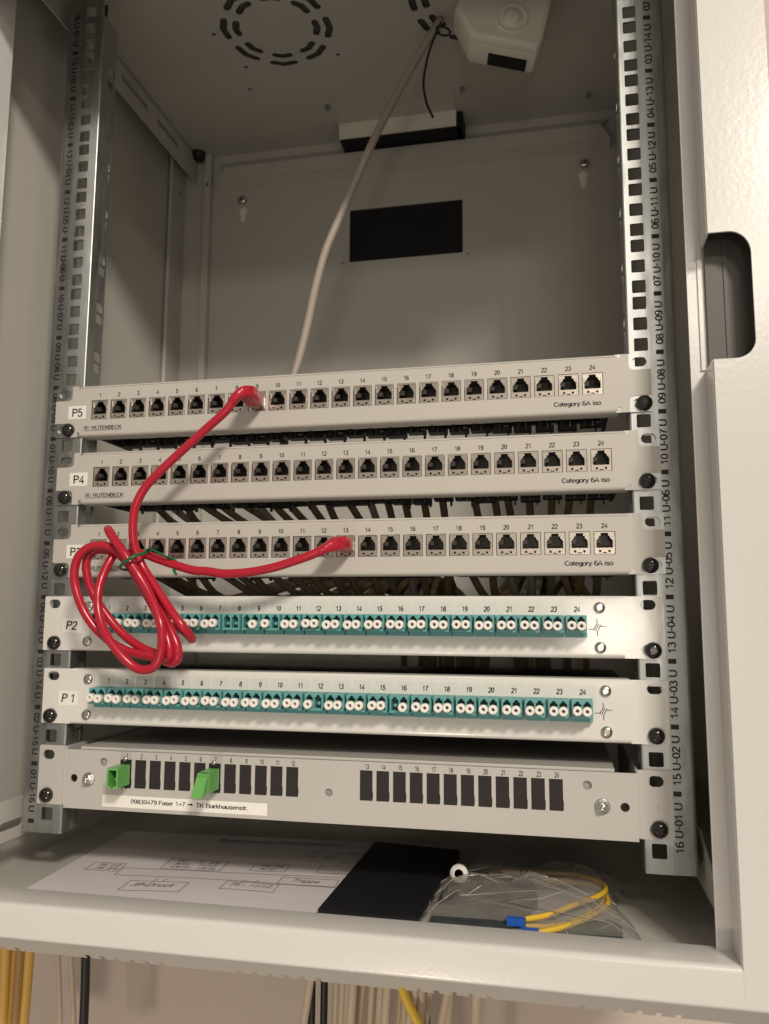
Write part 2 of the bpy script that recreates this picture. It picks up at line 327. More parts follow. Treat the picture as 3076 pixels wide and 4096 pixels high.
# depth brackets with long slots
for (x, z0, z1, y0, y1) in ((-268, 706, 739, -50, 292), (-268, -17, 15, -50, 292), (262.5, -20, 16, -50, 292)):
    b = CB(); zc = (z0 + z1) / 2 + (3 if z0 > 0 else -4); hs = []
    for yy in (27, 112, 190) if z0 > 0 else (-22, 120, 200):
        hs.append([(q[0], q[1]) for q in slot(yy + 27, zc, 58 if z0 > 0 else 30, 7)])
    for yy in ((95, 252, 262, 272) if z0 > 0 else (-18, 60, 90)): hs.append(circ(yy, z1 - 8, 1.7 if yy != -18 else 2.4, 10))
    if x > 0: out = [(y0, z0), (y1, z0), (y1, z1), (22, z1), (8, z1 - 6), (y0, z1 - 26)]; hs = [circ(9, -4, 4, 14)]
    else: out = rect(y0, y1, z0, z1, 3)
    b.plate(out, hs, x - 0.9, x + 0.9, 'paint', YZ)
    if z0 > 0: b.box(x - 14, x - 1, y0, y1, z1 - 1, z1, 'paint')
    b.build('depth_bracket')
# floor panel
b = CB(); b.box(-290, 290, -54, 299, -47, -45, 'paint'); b.build('floor_panel')
# front frame
b = CB()
X0, XF = 267, 308
def vert_frame(b, sx, xi, notch):
    z0, z1 = -33.2, 700
    pts = [(sx * X0, -50), (sx * X0, 323), ] + [(280 + 12 * math.cos(math.radians(a)), 335 + 12 * math.sin(math.radians(a))) for a in range(-90, 1, 10)] + [(279 + 13 * math.cos(math.radians(a)), 391 + 15 * math.sin(math.radians(a))) for a in range(0, 91, 10)] + [(sx * X0, 406), (sx * X0, 740), (sx * XF, 740), (sx * XF, -50)] if notch else [(sx * X0, -50), (sx * X0, 740), (sx * XF, 740), (sx * XF, -50)]
    b.plate(pts, [], -80.15, -78.75, 'frame')
    for a, c in (((-44, 323), (406, 740)) if notch else ((-44, 740),)):
        b.box(sx * X0 - .7, sx * X0 + .7, -78.5, -56, a, c, 'frame')
    xs = sorted((sx * X0 + sx * 1, xi)); b.box(xs[0], xs[1], -55.9, -54.6, -45, 740, 'frame')
    b.box(min(sx * XF, sx * (XF - 1.5)), max(sx * XF, sx * (XF - 1.5)), -78, 300, -60, 744, 'frame')
    if notch:
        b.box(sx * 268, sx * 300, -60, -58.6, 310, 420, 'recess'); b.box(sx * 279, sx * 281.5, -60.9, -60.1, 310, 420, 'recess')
        b.box(263.6, 266.2, -57.5, -56, 323, 406, 'frame')
vert_frame(b, 1, 257, True); b.build('front_frame_side')
b = CB(); vert_frame(b, -1, -268, False); b.v = [(p[0] , p[1], p[2]) for p in b.v]; b.build('front_frame_side')
# bottom frame bar: rounded lip profile swept along X
b = CB()
prof = [(-50, -45), (-50, -34)] + [(-51.5 + 1.5 * math.cos(t), -34.5 + 1.5 * math.sin(t)) for t in [math.radians(a) for a in (30, 60, 90)]]
prof += [(-76.5 + 3.5 * math.cos(t), -36.5 + 3.5 * math.sin(t)) for t in [math.radians(90 + 90 * i / 6) for i in range(7)]]
prof += [(-80, -54)] + [(-77.5 + 2.5 * math.cos(t), -54.3 + 2.5 * math.sin(t)) for t in [math.radians(180 + 60 * i / 4) for i in range(5)]]
n = len(prof); vs = [(x, p[0], p[1]) for x in (-309, 309) for p in prof]
b.add(vs, [(i, i + 1, n + i + 1, n + i) for i in range(n - 1)], 'frame', True)
b.build('front_frame_sill')
b = CB()                                     # sloping edge below the sill with punched teeth
o_ = [(-309, 0), (-309, 17)]; o_ = [(-309, 17.4)]
for g0 in (-263, -153, -43, 67, 178):
    for k in range(6):
        x = g0 + 11 * k; o_ += [(x - 1.6, 17.4), (x - 1.8, 13.2), (x + 1.8, 13.2), (x + 1.6, 17.4)]
o_ += [(309, 17.4), (309, 0), (-309, 0)]
sl = lambda u, v, t: (u, -78.6 + v * 1.05 + t * .6, -56.6 - v * 0.86 - t * .4)
b.plate(list(reversed(o_)), [], 0, 1.2, 'paint', sl); b.box(-309, 309, -60.5, 299, -49, -47.2, 'paint')
b.build('bottom_edge_plate')
b = CB(); b.box(-307, 307, -78, -56, 682, 741, 'frame'); b.box(-307, 246, -112, -80.4, 657, 743, 'frame'); b.build('head_and_added_canopy')  # forward box: added unseen canopy that keeps lamplight off the back panel

# 19-inch rails
U = 44.45
def rail(sx):
    inner, outer = (222.6, 257.4) if sx > 0 else (219.3, 256)
    b = CB(); holes = []
    for k in range(16):
        for dz in (6.35, 22.225, 38.1): z = k * U + dz; holes.append([(sx * p[0], p[1]) for p in rect(232.55 - 4.9, 232.55 + 4.9, z - 4.9, z + 4.9, 1.0, 3)])
    b.plate([(sx * p[0], p[1]) for p in rect(inner + 1.5, 241.5, -8.5, 728)], holes, 0, 2.2, 'zinc')
    b.plate([(sx * p[0], p[1]) for p in rect(241.5, outer - 2, -8.5, 728)], [], 0, 2.2, 'zinc')
    for xc, d, L in ((inner + 1.5, -1, 23), (outer - 2, 1, 30)):
        r = 1.5 if d < 0 else 2
        pr = [(xc, 0)] + [(xc + d * r * math.sin(t), r - r * math.cos(t)) for t in [math.pi / 2 * i / 5 for i in range(1, 6)]]
        z1 = 728 if d > 0 else 700
        vs = [(sx * x, y, z) for z in (-8.5, z1) for x, y in pr]; m_ = len(pr)
        b.add(vs, [(i, i + 1, m_ + i + 1, m_ + i) for i in range(m_ - 1)], 'zinc', True)
        xe = sx * (xc + d * r); hs = []
        if d < 0:
            for k in range(16):
                z = k * U + 22.2
                hs += [rect(11, 20.5, z + 4.6, z + 13.1), rect(11, 20.5, z - 5.9, z + 2.6)] if k not in (15,) else []
        b.plate(rect(r, L, -8.5, z1), hs, xe, xe - sx * d * 1.5 * (1), 'zinc', YZ)
    if sx < 0: b.box(-234.5, -230, 20, 21.5, -8, 728, 'dark')
    lean = lambda p: (p[0], p[1] + max(0, abs(p[0]) - 241.5) * 0.055, p[2])
    b.v = [lean(q) for q in b.v]; o = b.build('mounting_rail')
    p = CB(); tx = sx * 246.6 if sx < 0 else 245.6
    for k in range(1, 17):
        zt = (k - 1) * U if sx < 0 else k * U
        p.box(tx - 2.7, tx + 2.7, -0.08, -0.02, zt - 1.7, zt + 1.7, 'ink')
        if sx < 0: text(p, '%02d U-%02d U' % (k, 17 - k), tx, zt + 23.3, 5.0, -0.06, rot=-math.pi / 2, width=33, bold=0.02)
        else: text(p, '%02d U-%02d U' % (17 - k, k), tx, zt - 22.3, 5.0, -0.06, rot=math.pi / 2, width=33, bold=0.02)
    p.v = [lean(q) for q in p.v]; p.build('unit_markings', o)
rail(-1); rail(1)

# ================================================================== shared panel pieces
def bent(mb, x0, x1, z0, z1, y, m, r=3.0, depth=14):
    # face edges rolled back at top and bottom
    for zc, d in ((z0 + r, -1), (z1 - r * .6, 1)):
        rr = r if d < 0 else r * .6
        pr = [(y + rr - rr * math.cos(t), zc + d * rr * math.sin(t)) for t in [math.pi / 2 * i / 6 for i in range(7)]] + [(y + depth, zc + d * rr)]
        vs = [(x, p[0], p[1]) for x in (x0, x1) for p in pr]; k = len(pr)
        mb.add(vs, [(i, i + 1, k + i + 1, k + i) for i in range(k - 1)], m, True)
def pan_screw_mesh(r, h, m, inset):
    b = MB(); b.lathe([(r, 0), (r, -h * .25), (r * .95, -h * .5), (r * .8, -h * .75), (r * .55, -h * .93), (r * .42, -h * .97)], 28, m)
    # cross recess: open cup with a cross floor
    a = r * .42; n = 28
    c = r * .13; L = r * .42
    cross = [(-c, -L), (c, -L), (c, -c), (L, -c), (L, c), (c, c), (c, L), (-c, L), (-c, c), (-L, c), (-L, -c), (-c, -c)]
    ang = random.Random(3).random()
    disc = circ(0, 0, a + .02, n)
    b.plate(disc, [cross], -h * .97, -h * .96 + h * .5, m)
    b.plate(cross, [], -h * .55, -h * .5, inset)
    me = b.build('screw'); data = me.data; bpy.data.objects.remove(me); return data
BIG = pan_screw_mesh(5.75, 4.6, 'blackscrew', 'blackscrew')
SMALL = pan_screw_mesh(4.1, 2.4, 'steel', 'steel')
TINY = pan_screw_mesh(2.0, 1.8, 'steel', 'dark')
def inst(name, data, parent, loc, roty=0, label=None):
    o = bpy.data.objects.new(name, data); col.objects.link(o); o.parent = parent; o.location = [c * S for c in loc]; o.rotation_euler = (0, roty, 0)
    if label: o['label'] = label
    return o
def as_data(mb, name): o = mb.build(name); d = o.data; bpy.data.objects.remove(o); return d

# --- RJ45 jack (origin: centre of the opening on the panel face)
def jack_data():
    b = MB(); W, H = 7.05, 7.95
    # shield rim
    b.plate(rect(-W, W, -H, H), [rect(-W + .75, W - .75, -H + .5, H - .8)], 0.2, 3, 'jackmetal')
    # ragged spring fingers down both sides
    for sx in (-1, 1):
        for k in range(7): z = -5.2 + k * 1.5; b.box(sx * 6.0 - .35, sx * 6.0 + .35, -0.05, 2.5, z, z + 1.05, 'jackmetal')
    # lower metal apron with two dimples and a slot
    ap = [(-6.3, -7.6), (-1.3, -7.6), (-1.3, -6.7), (1.3, -6.7), (1.3, -7.6), (6.3, -7.6), (6.3, -3.6), (-6.3, -3.6)]
    b.plate(ap, [circ(-3.2, -6.0, .95, 10), circ(3.2, -6.0, .95, 10)], 0.0, 1.6, 'jackmetal')
    b.quad((-6.3, 1.8, -7.7), (6.3, 1.8, -7.7), (6.3, 1.8, -3.7), (-6.3, 1.8, -3.7), 'dark')
    # upper corner shutters
    for sx in (-1, 1):
        p = [(sx * 6.4, 7.3), (sx * 2.6, 7.3), (sx * 2.6, 5.0), (sx * 3.8, 5.0), (sx * 3.8, 3.9), (sx * 6.0, 1.4), (sx * 6.4, 1.4)]
        b.plate(p if sx < 0 else list(reversed(p)), [], 0.5, 1.6, 'jackmetal')
        b.quad((sx * 3.8, 0.6, 3.9), (sx * 6.0, 0.6, 1.4), (sx * 5.6, 6, 1.0), (sx * 3.4, 6, 3.5), 'jackmetal')
    # cavity
    b.quad((-6.4, 1.5, -3.6), (6.4, 1.5, -3.6), (6.2, 14, -3.0), (-6.2, 14, -3.0), 'cavity')
    b.quad((-6.4, 2, 7.4), (6.4, 2, 7.4), (6.2, 14, 6.6), (-6.2, 14, 6.6), 'cavity')
    for sx in (-1, 1): b.quad((sx * 6.4, 2, -3.6), (sx * 6.4, 2, 7.4), (sx * 6.2, 14, 6.6), (sx * 6.2, 14, -3), 'cavity')
    b.quad((-6.2, 14, -3), (6.2, 14, -3), (6.2, 14, 6.6), (-6.2, 14, 6.6), 'cavity')
    b.box(-5.6, -2.4, 5, 9, 0.2, 3.4, 'cavity')
    return as_data(b, 'jack')
def contacts_data():
    b = MB()
    for k in range(8):
        x = -3.6 + k * 1.03; b.sweep([(x, 4.2, -3.2), (x, 5, -2.4), (x, 11, -1.2)], circ(0, 0, .22, 5), 'gold', up=(1, 0, 0))
    return as_data(b, 'contacts')
JACK, CONT = jack_data(), contacts_data()

def copper_panel(z0, dx, name, where, ang):
    t = empty('patch_panel', where, 'patch panel', (dx, 0, z0), 'copper patch panels')
    H = 43.65
    def edge():
        # outline with ears and rounded concave corner cut-outs in the paint, plus small notches
        L = 241.3; q = []
        def cc(cx, cz, r, a0, a1): return [(cx + r * math.cos(math.radians(a0 + (a1 - a0) * i / 4)), cz + r * math.sin(math.radians(a0 + (a1 - a0) * i / 4))) for i in range(5)]
        q += [(-217.8, 2.6), (-217.8, 3.9), (-220.2, 3.9), (-220.2, 0), (-226, 0)]
        q += [(-226, 8.5)] + [(-226 - 3.5 + 3.5 * math.cos(math.radians(a)), 8.5 + 3.5 * math.sin(math.radians(a))) for a in (22, 45, 68, 90)]
        q += [(-L, 12), (-L, 31.5)]
        q += [(-229.5 + 3.5 * math.cos(math.radians(a)), 35 - 3.5 * math.cos(0) + 3.5 + 3.5 * math.sin(math.radians(a)) ) for a in (-90, -68, -45, -22, 0)]
        q += [(-226, H), (-220.2, H), (-220.2, H - 2.4), (-218.6, H - 2.4), (-218.6, H - 1.8)]
        return q + [(-p[0], p[1]) for p in reversed(q)]
    holes = [rect(x - 7.5, x + 7.5, 14.4, 31.0) for x in [-200.2 + 17.405 * k for k in range(24)]]
    b = MB(); b.plate(list(reversed(edge())), holes, -2, -1.62, 'panel'); bent(b, -217.8, 217.8, 0.0, H, -2, 'panel', 2.6)
    b.build('faceplate', t)
    for sx in (-1, 1):
        b = MB(); b.plate([(sx * p[0], p[1]) for p in rect(216, 241.2, 0.05, H - .05, 0.8)], [[(sx * p[0], p[1]) for p in slot(233.4, zz, 10.4, 7)] for zz in (6.35, 37.3)], -1.6, -0.1, 'zinc')
        b.build('mounting_ear', t)
    for k in range(24):
        x = -200.2 + 17.405 * k; j = inst('port', JACK, t, (x, -1.5, 22.7)); inst('contacts', CONT, j, (0, 0, 0))
    b = MB()
    for k in range(24): text(b, str(k + 1), -200.2 + 17.405 * k, 35.1, 3.3, xs=1.08, bold=0.022)
    b.build('port_numbers', t)
    b = MB(); text(b, 'Category 6A iso', 171.8, 8.2, 3.3, align='l', width=34, bold=0.015); b.build('category_print', t)
    b = MB()
    text(b, 'RUTENBECK', -206.5, 7.4, 3.0, align='l', bold=0.008, width=27.5)
    text(b, 'R', -211.6, 7.4, 2.9, bold=0.03, width=2.4)
    for sx in (-1, 1): b.sweep([(-211.6 + sx * 1.6, -2.06, 9.0), (-211.6 + sx * 2.7, -2.06, 8.4), (-211.6 + sx * 2.7, -2.06, 6.4), (-211.6 + sx * 1.6, -2.06, 5.8)], [(-.17, -.02), (.17, -.02), (.17, .02), (-.17, .02)], 'ink', False, (1, 0, 0))
    b.quad((-213.5, -2.06, 4.9), (-179.3, -2.06, 4.9), (-179.3, -2.06, 5.25), (-213.5, -2.06, 5.25), 'ink')
    b.build('brand_print', t)
    lb = MB(); lb.plate([(p[0], p[1]) for p in rect(-229.1, -212.6, 15.6, 26.8, .3)], [], -2.12, -2.0, 'label'); l = lb.build('name_label', t)
    tb = MB(); text(tb, name, -220.6, 21.0, 6.6, -2.18, width=9.6, bold=.008); tb.build('lettering', l)
    for sx in (-1, 1): inst('screw', BIG, t, (sx * 233.2 - dx + (0 if sx > 0 else 2.2), -2, 6.2), ang + sx)
    b = MB()                               # jack bodies and strain-relief comb behind the plate
    for k in range(24):
        x = -200.2 + 17.405 * k; b.box(x - 7.6, x + 7.6, 13, 34, 13, 32, 'dark'); b.box(x - 6.6, x + 6.6, 34, 44, 14.5, 30, 'black')
        for q in (-5, 0, 5): b.box(x + q - .8, x + q + .8, 30, 46, 10.5, 13, 'dark')
        b.box(x - 3.4, x - 2.8, 10, 26, 11, 13, 'steel'); b.box(x + 2, x + 4.2, 24, 26, 11.8, 13, 'jackmetal')
    for k in range(24):
        x = -200 + 17.4 * k; z_ = random.uniform(.6, 3.2); b.box(x - 8.2, x + random.uniform(5.5, 8.4), 46, 58, z_, 7, 'black'); b.box(x - 6, x - 3, 44, 45.8, random.uniform(1, 4), 9, 'dark'); b.box(x + 3.5, x + 5.2, 59, 62, random.uniform(-1.6, 0), 6, 'dark')
    b.box(-208, 208, 50, 57.5, 6.9, 9, 'black'); b.box(-212, -209, 4, 70, 2, 40, 'dark'); b.box(209, 212, 4, 70, 2, 40, 'dark')
    for k in range(24):
        x = -200 + 17.4 * k + random.uniform(-2, 2); b.box(x - .3, x + .3, 45.4, 46, 2, 7, 'steel')
        if k % 2: b.box(x + 3, x + 7, 45.2, 46, 4.2, 5.6, 'jackmetal')
    b.build('rear_housing', t)
    return t
copper_panel(311.15, -2.8, 'P5', 'grey copper patch panel labelled P5, topmost panel in the cabinet', 0.3)
copper_panel(254.0, 1.75, 'P4', 'grey copper patch panel labelled P4, second from the top', 1.1)
copper_panel(193.7, 2.4, 'P3', 'grey copper patch panel labelled P3 behind the coiled red cable', 2.0)

# --- LC duplex adapters
def adapter_data():
    b = MB()
    b.box(-7.4, 7.4, -6.2, 0.5, 14.6, 30.2, 'teal')
    b.plate(rect(-7.0, 7.0, 18.0, 30.0), [[(q[0] + s * 3.25, q[1]) for q in [(-2.6, 19.6), (2.6, 19.6), (2.6, 27.4), (1.8, 27.4), (1.8, 28.1), (1.1, 28.1), (1.1, 29.2), (-1.1, 29.2), (-1.1, 28.1), (-1.8, 28.1), (-1.8, 27.4), (-2.6, 27.4)]] for s in (-1, 1)], -14.5, -6.3, 'teal')
    for s in (-1, 1):
        b.box(s * 3.25 - 2.6, s * 3.25 + 2.6, -8.2, -8.0, 19.6, 28.9, 'tealdark'); b.lathe([(1.3, -8.2), (1.3, -12), (.6, -12)], 10, 'teal', (s * 3.25, 0, 23.0))
        b.box(s * 7.05 - .15, s * 7.05 + .15, -13.2, -7.5, 20.4, 27, 'teal')
    return as_data(b, 'adapter')
def cap_data():
    b = MB(); b.lathe([(2.2, 8), (2.2, 0.5), (3.15, 0.4), (3.2, -5.8), (2.95, -6.1), (1.45, -6.1), (1.2, -5.8), (1.15, -1)], 24, 'cap')
    b.lathe([(1.14, -1.2), (0.05, -1.1)], 16, 'greyink'); return as_data(b, 'cap')
ADP, CAP = adapter_data(), cap_data()
def fibre_panel(z0, dx, name, where, missing, lbx):
    t = empty('fibre_patch_panel', where, 'patch panel', (dx, 0, z0), 'fibre patch panels'); H = 43.9
    xs = [-184.2 + 15.97 * k for k in range(24)]
    b = MB(); out = rect(-241.3, 241.3, 0, H, .6)
    out = [(-241.3, 0.3), (-216, 0.3), (-216, 3.0), (216, 3.0), (216, 0.3), (241.3, 0.3), (241.3, H - .3), (216, H - .3), (216, H - 1.8), (-216, H - 1.8), (-216, H - .3), (-241.3, H - .3)]
    b.plate(out, [[(s * p[0], p[1]) for p in slot(232.6, zz, 10.4, 7)] for s in (-1, 1) for zz in (6.35, 37.6)] + [rect(x - 6, x + 6, 16, 29) for x in xs], -2, -0.2, 'gloss')
    bent(b, -216, 216, 0, H, -2, 'gloss', 3.0, 16); b.build('faceplate', t)
    for k, x in enumerate(xs):
        a = inst('fibre_adapter', ADP, t, (x, -2, 0))
        for s in (-1, 1):
            if (k + 1, s) not in missing: inst('dust_cap', CAP, a, (s * 3.25 + random.uniform(-.15, .15), -14.4 + random.uniform(-.3, .3), 22.9 + random.uniform(-.45, .45)))
    b = MB()
    for k in range(24): text(b, str(k + 1), xs[k] + .9, 34.5, 3.5, bold=0.035, xs=1.0, shear=.08)
    b.build('port_numbers', t); b = MB()
    cx, cz = 197.8, 21.5
    for p in ([(-.2, 6), (.1, 3), (-2.6, -1.5)], [(1.2, 2.6), (-1.4, -2.2)], [(2.6, 2.0), (-.1, -2.9), (.2, -6)]):
        for a, c in zip(p, p[1:]):
            d = Vector((c[0] - a[0], c[1] - a[1])).normalized() * .28; n_ = Vector((-d.y, d.x))
            b.quad(*[(cx + q[0] + e * n_.x, -2.06, cz + q[1] + e * n_.y) for q, e in ((a, 1), (c, 1), (c, -1), (a, -1))], 'ink')
    b.box(cx - 6, cx - 1.6, -2.06, -2.02, cz - 1.5, cz - .9, 'greyink'); b.box(cx + 1.4, cx + 6, -2.06, -2.02, cz + .7, cz + 1.3, 'greyink')
    b.build('earth_symbol', t)
    lb = MB(); lb.plate(rect(lbx, lbx + 17.2, 14.4, 26, .3), [], -2.12, -2.0, 'label'); l = lb.build('name_label', t)
    tb = MB(); text(tb, name, lbx + 8.4, 20.3, 6.4, -2.18, width=9.6 if name == 'P2' else 10.8, shear=.14, bold=.008); tb.build('lettering', l)
    for sx in (-1, 1):
        inst('screw', BIG, t, (sx * 233.0 - dx, -2, 6.1), sx * .8 + z0)
        for zz in (7.6, 35.6): inst('cover_screw', SMALL, t, (sx * 199.6 - (1.6 if sx < 0 else 0), -2, zz), zz + z0)
    b = MB(); b.box(-215, 215, 10, 165, 3, 40, 'dark'); b.build('shade_toned_enclosure', t)  # light grey box, coloured dark to put the gap's shade into it
fibre_panel(134.6, -2.1, 'P2', 'glossy light grey fibre panel labelled P2 with teal adapters, upper of two', {(8, -1), (8, 1), (9, -1), (10, 1)}, -224.3)
fibre_panel(76.7, 0.5, 'P 1', 'light grey fibre panel labelled P 1 with teal adapters, lower of two', {(12, 1), (16, -1)}, -226.9)

# --- splice box at the bottom
t = empty('splice_box', 'grey fibre splice box with black blanked openings and green couplers, lowest in the rack', 'splice box', (0, 0, 12))
b = MB(); ox = [-164.2 + 12.37 * k for k in range(12)] + [28.7 + 12.37 * k for k in range(12)]
Z = -12
op = []
for x in ox: op.append([(x - 4.8, 29.7 + Z), (x + 4.7, 29.7 + Z), (x + 5.1, 32 + Z), (x + 5.1, 36 + Z), (x + 4.7, 37 + Z), (x + 4.7, 51.2 + Z), (x - 4.8, 51.2 + Z)])
rd = [(-183.6, 48.6), (-208.9, 35.2), (0.4, 34.2), (186, 48), (210.8, 34.4)]
b.plate([(-217.2, 12.2 + Z), (219.4, 12.2 + Z), (219.4, 57.2 + Z), (-217.2, 57.2 + Z)], op + [circ(x, z + Z, 3.1 if x < 0 or x > 100 else 2.8, 20) for x, z in rd], -2.2, -0.8, 'splice')
b.box(-216, 218, -0.7, 20, 12.2 + Z, 13.4 + Z, 'splice'); b.build('faceplate', t)
for sx, x0, x1 in ((-1, -240.8, -217.6), (1, 219.8, 242.4)):
    b = MB(); hc = -232.4 if sx < 0 else 231.6
    b.plate(rect(x0, x1, 14.2 + Z, 59.7 + Z, 1.2), [slot(hc, 52.4 + Z, 10.2, 7.4), slot(hc, 21 + Z, 10.2, 7.4)], -2.0, -0.3, 'splice')
    e = x1 - .1 if sx < 0 else x0 + .1
    b.sweep([(e, -1.2, 14.6 + Z), (e, -1.2, 59.3 + Z)], circ(0, 0, 1.2, 10), 'splice'); b.box(min(e, e - sx * 1.5), max(e, e - sx * 1.5), 0, 170, 16 + Z, 59.6 + Z, 'splice')
    text(b, 'EPZ4' if sx < 0 else '1488', e + sx * 13, 36 + Z, 2.6, -2.04, m='splice', rot=-math.pi / 2)
    b.build('mounting_ear', t)
    inst('screw', BIG, t, (hc + (0 if sx < 0 else 1.2), -2, 21.2 + Z), sx)
b = MB(); b.box(-203, 203.5, 0.5, 215, 14 + Z, 56 + Z, 'splice_dark'); b.plate(rect(-205, 204.5, -.4, 216), [], 58.6 + Z, 59.6 + Z, 'splice', XY); b.box(-205, 204.5, -.5, .4, 57.4 + Z, 59.6 + Z, 'splice'); b.build('tray_housing', t)
BL = MB(); BL.box(-4.75, 4.65, -1.9, -0.9, -10.7, 10.7, 'foam'); BLK = as_data(BL, 'blank')
for k, x in enumerate(ox):
    if k in (0, 6): continue
    inst('blanking_insert', BLK, t, (x, 0.4, 40.45 + Z))
for half in (range(12), range(12, 24)):
    b = MB()
    for k in half: text(b, str(k + 1), ox[k] + .6, 54.0 + Z, 3.4, -2.26, xs=.75, bold=.012)
    b.build('port_numbers', t)
lb = MB(); lb.plate(rect(-183.3, -47.2, 15.0 + Z, 23.9 + Z), [], -2.34, -2.22, 'label'); l = lb.build('address_label', t)
tb = MB(); text(tb, '09830479 Faser 1+7', -159, 20.0 + Z, 3.0, -2.4, align='l', bold=.004, width=46)
tb.box(-111.4, -108.6, -2.4, -2.36, 19.5 + Z, 20.4 + Z, 'ink'); tb.add([(-108.8, -2.4, 18.6 + Z), (-106.8, -2.4, 19.95 + Z), (-108.8, -2.4, 21.3 + Z)], [(0, 1, 2)], 'ink')
text(tb, 'TK Barkhausenstr.', -104.4, 19.8 + Z, 3.0, -2.4, align='l', bold=.004, width=42); tb.build('lettering', l)
for x, z in ((-195.6, 35.0), (195.8, 34.4)):
    b = MB(); b.lathe([(5.2, 0), (5.2, -.8), (4.4, -.9)], 24, 'zinc'); b.lathe([(4.0, -.9), (4.0, -3.6), (3.4, -4.0)], 6, 'steel', smooth=False); b.lathe([(2.2, -4), (2.2, -6.2), (1.6, -6.8), (.1, -6.8)], 16, 'steel')
    b.build('hex_nut', t, (x, -2.2, z + Z))
# green couplers
def coupler(x, flap):
    c = MB(); c.box(-4.7, 4.7, -.5, 2, -10.6, 10.6, 'black')
    W = 4.5; y1 = -18
    o_ = [(-W, -7.2), (W, -7.2), (W, -1.4), (W, 7.6), (-W, 7.6)]
    if not flap:
        c.plate(rect(-W, W, -7.2, 7.6), [[(-3.3, -5.6), (-1, -5.6), (-1, -7.0), (1, -7.0), (1, -5.6), (3.3, -5.6), (3.3, 6.2), (-3.3, 6.2)]], -20, -2, 'green'); c.box(-3.4, 3.4, -4, -3.5, -6, 6.5, 'greenin')
        c.box(-3.3, 3.3, -17, -4.1, 5.6, 6.3, 'greenin'); c.box(-4.9, -4.4, -20, -12, -1, 5, 'green'); c.box(2.0, 3.2, -19.5, -6, -1.2, .2, 'green')
    else:
        c.box(-W, W, -17, -2, -7.2, 7.6, 'green'); c.box(-W - .1, W + .1, -21, -17.6, -6.4, 7.2, 'green'); c.box(-W + .6, W - .6, -17.7, -16.9, -6, 6.6, 'greenin')
        # ribbed pull tab leaning outward and down
        c.add([(-4.2, -21, 5.0), (4.2, -21, 5.0), (4.2, -23, 5.2), (-4.2, -23, 5.2), (-4.2, -29, -8.6), (4.2, -29, -8.6), (4.2, -32, -8.2), (-4.2, -32, -8.2)], [(0, 1, 2, 3), (4, 7, 6, 5), (0, 4, 5, 1), (3, 2, 6, 7), (0, 3, 7, 4), (1, 5, 6, 2)], 'green')
        c.add([(-3.6, -20.9, 4.4), (3.6, -20.9, 4.4), (3.6, -29.2, -8.3), (-3.6, -29.2, -8.3), (-3.6, -20.9, -6.2), (3.6, -20.9, -6.2)], [(0, 1, 2, 3), (3, 2, 5, 4), (1, 5, 2), (0, 3, 4)], 'green')
        for q in range(6): c.box(-4.35 + q * .05, 4.75, -20.7 + q * .5, -20.5 + q * .5, -1, 6.4, 'green')
        for q in range(5): c.box(4.15, 4.4, -22.4 - q * 1.3, -22 - q * 1.3, -8.2 + q * .2, -5, 'green')
        c.box(-3, 3, -20.4, -18, 7.1, 7.5, 'greenin')
    c.box(4.4, 4.75, -9.5, -8.9, -1.5, 3, 'green')
    o = c.build('fibre_coupler', t, (x, -2.2, 40.3 + Z)); o['label'] = 'green coupler with its end cap flipped down' if flap else 'green coupler with open square end'
    for zz in (11.3, -11.4): inst('coupler_screw', TINY, o, (-.6, -.2, zz), zz)
coupler(-164.2, False); coupler(-90.0, True)

# ================================================================== red patch cable, tie
RED_UP=[(-60.4,-33.0,332.0),(-63.8,-36.0,330.7),(-68.3,-38.0,325.5),(-74.7,-39.0,316.3),(-90.0,-40.0,302.8),(-109.0,-41.0,286.0),(-123.3,-43.0,272.2),(-135.1,-44.0,259.4),(-141.8,-45.0,245.6),(-143.4,-45.0,232.8),(-143.1,-44.0,220.2),(-140.8,-42.0,209.4),(-135.3,-41.0,198.0),(-124.9,-42.0,184.9),(-112.5,-44.0,169.7),(-106.9,-46.0,163.8),(-99.4,-46.0,155.1),(-96.5,-40.0,148.4),(-98.1,-33.0,146.0),(-105.5,-28.0,150.5),(-112.5,-29.0,155.5),(-117.3,-31.0,150.3),(-116.9,-34.0,139.7),(-114.9,-38.0,131.9)]
RED_TOP=[(-165.8,-27.0,216.4),(-170.3,-29.0,225.7),(-169.4,-36.0,228.8),(-161.6,-45.0,224.0),(-150.3,-50.0,213.4),(-141.9,-50.0,202.5),(-134.7,-48.0,191.8),(-126.8,-48.0,180.2),(-119.4,-50.0,168.1),(-113.6,-52.0,155.9),(-112.3,-52.0,143.8),(-114.6,-50.0,133.4),(-119.5,-49.0,126.3),(-126.1,-49.0,123.8),(-134.3,-50.0,125.7),(-144.1,-52.0,133.9),(-154.4,-52.0,145.1),(-162.1,-50.0,155.5),(-167.2,-48.0,167.9),(-169.0,-46.0,180.5),(-168.8,-42.0,191.6),(-165.8,-38.0,203.5),(-162.5,-34.0,211.1),(-155.7,-33.0,206.5)]
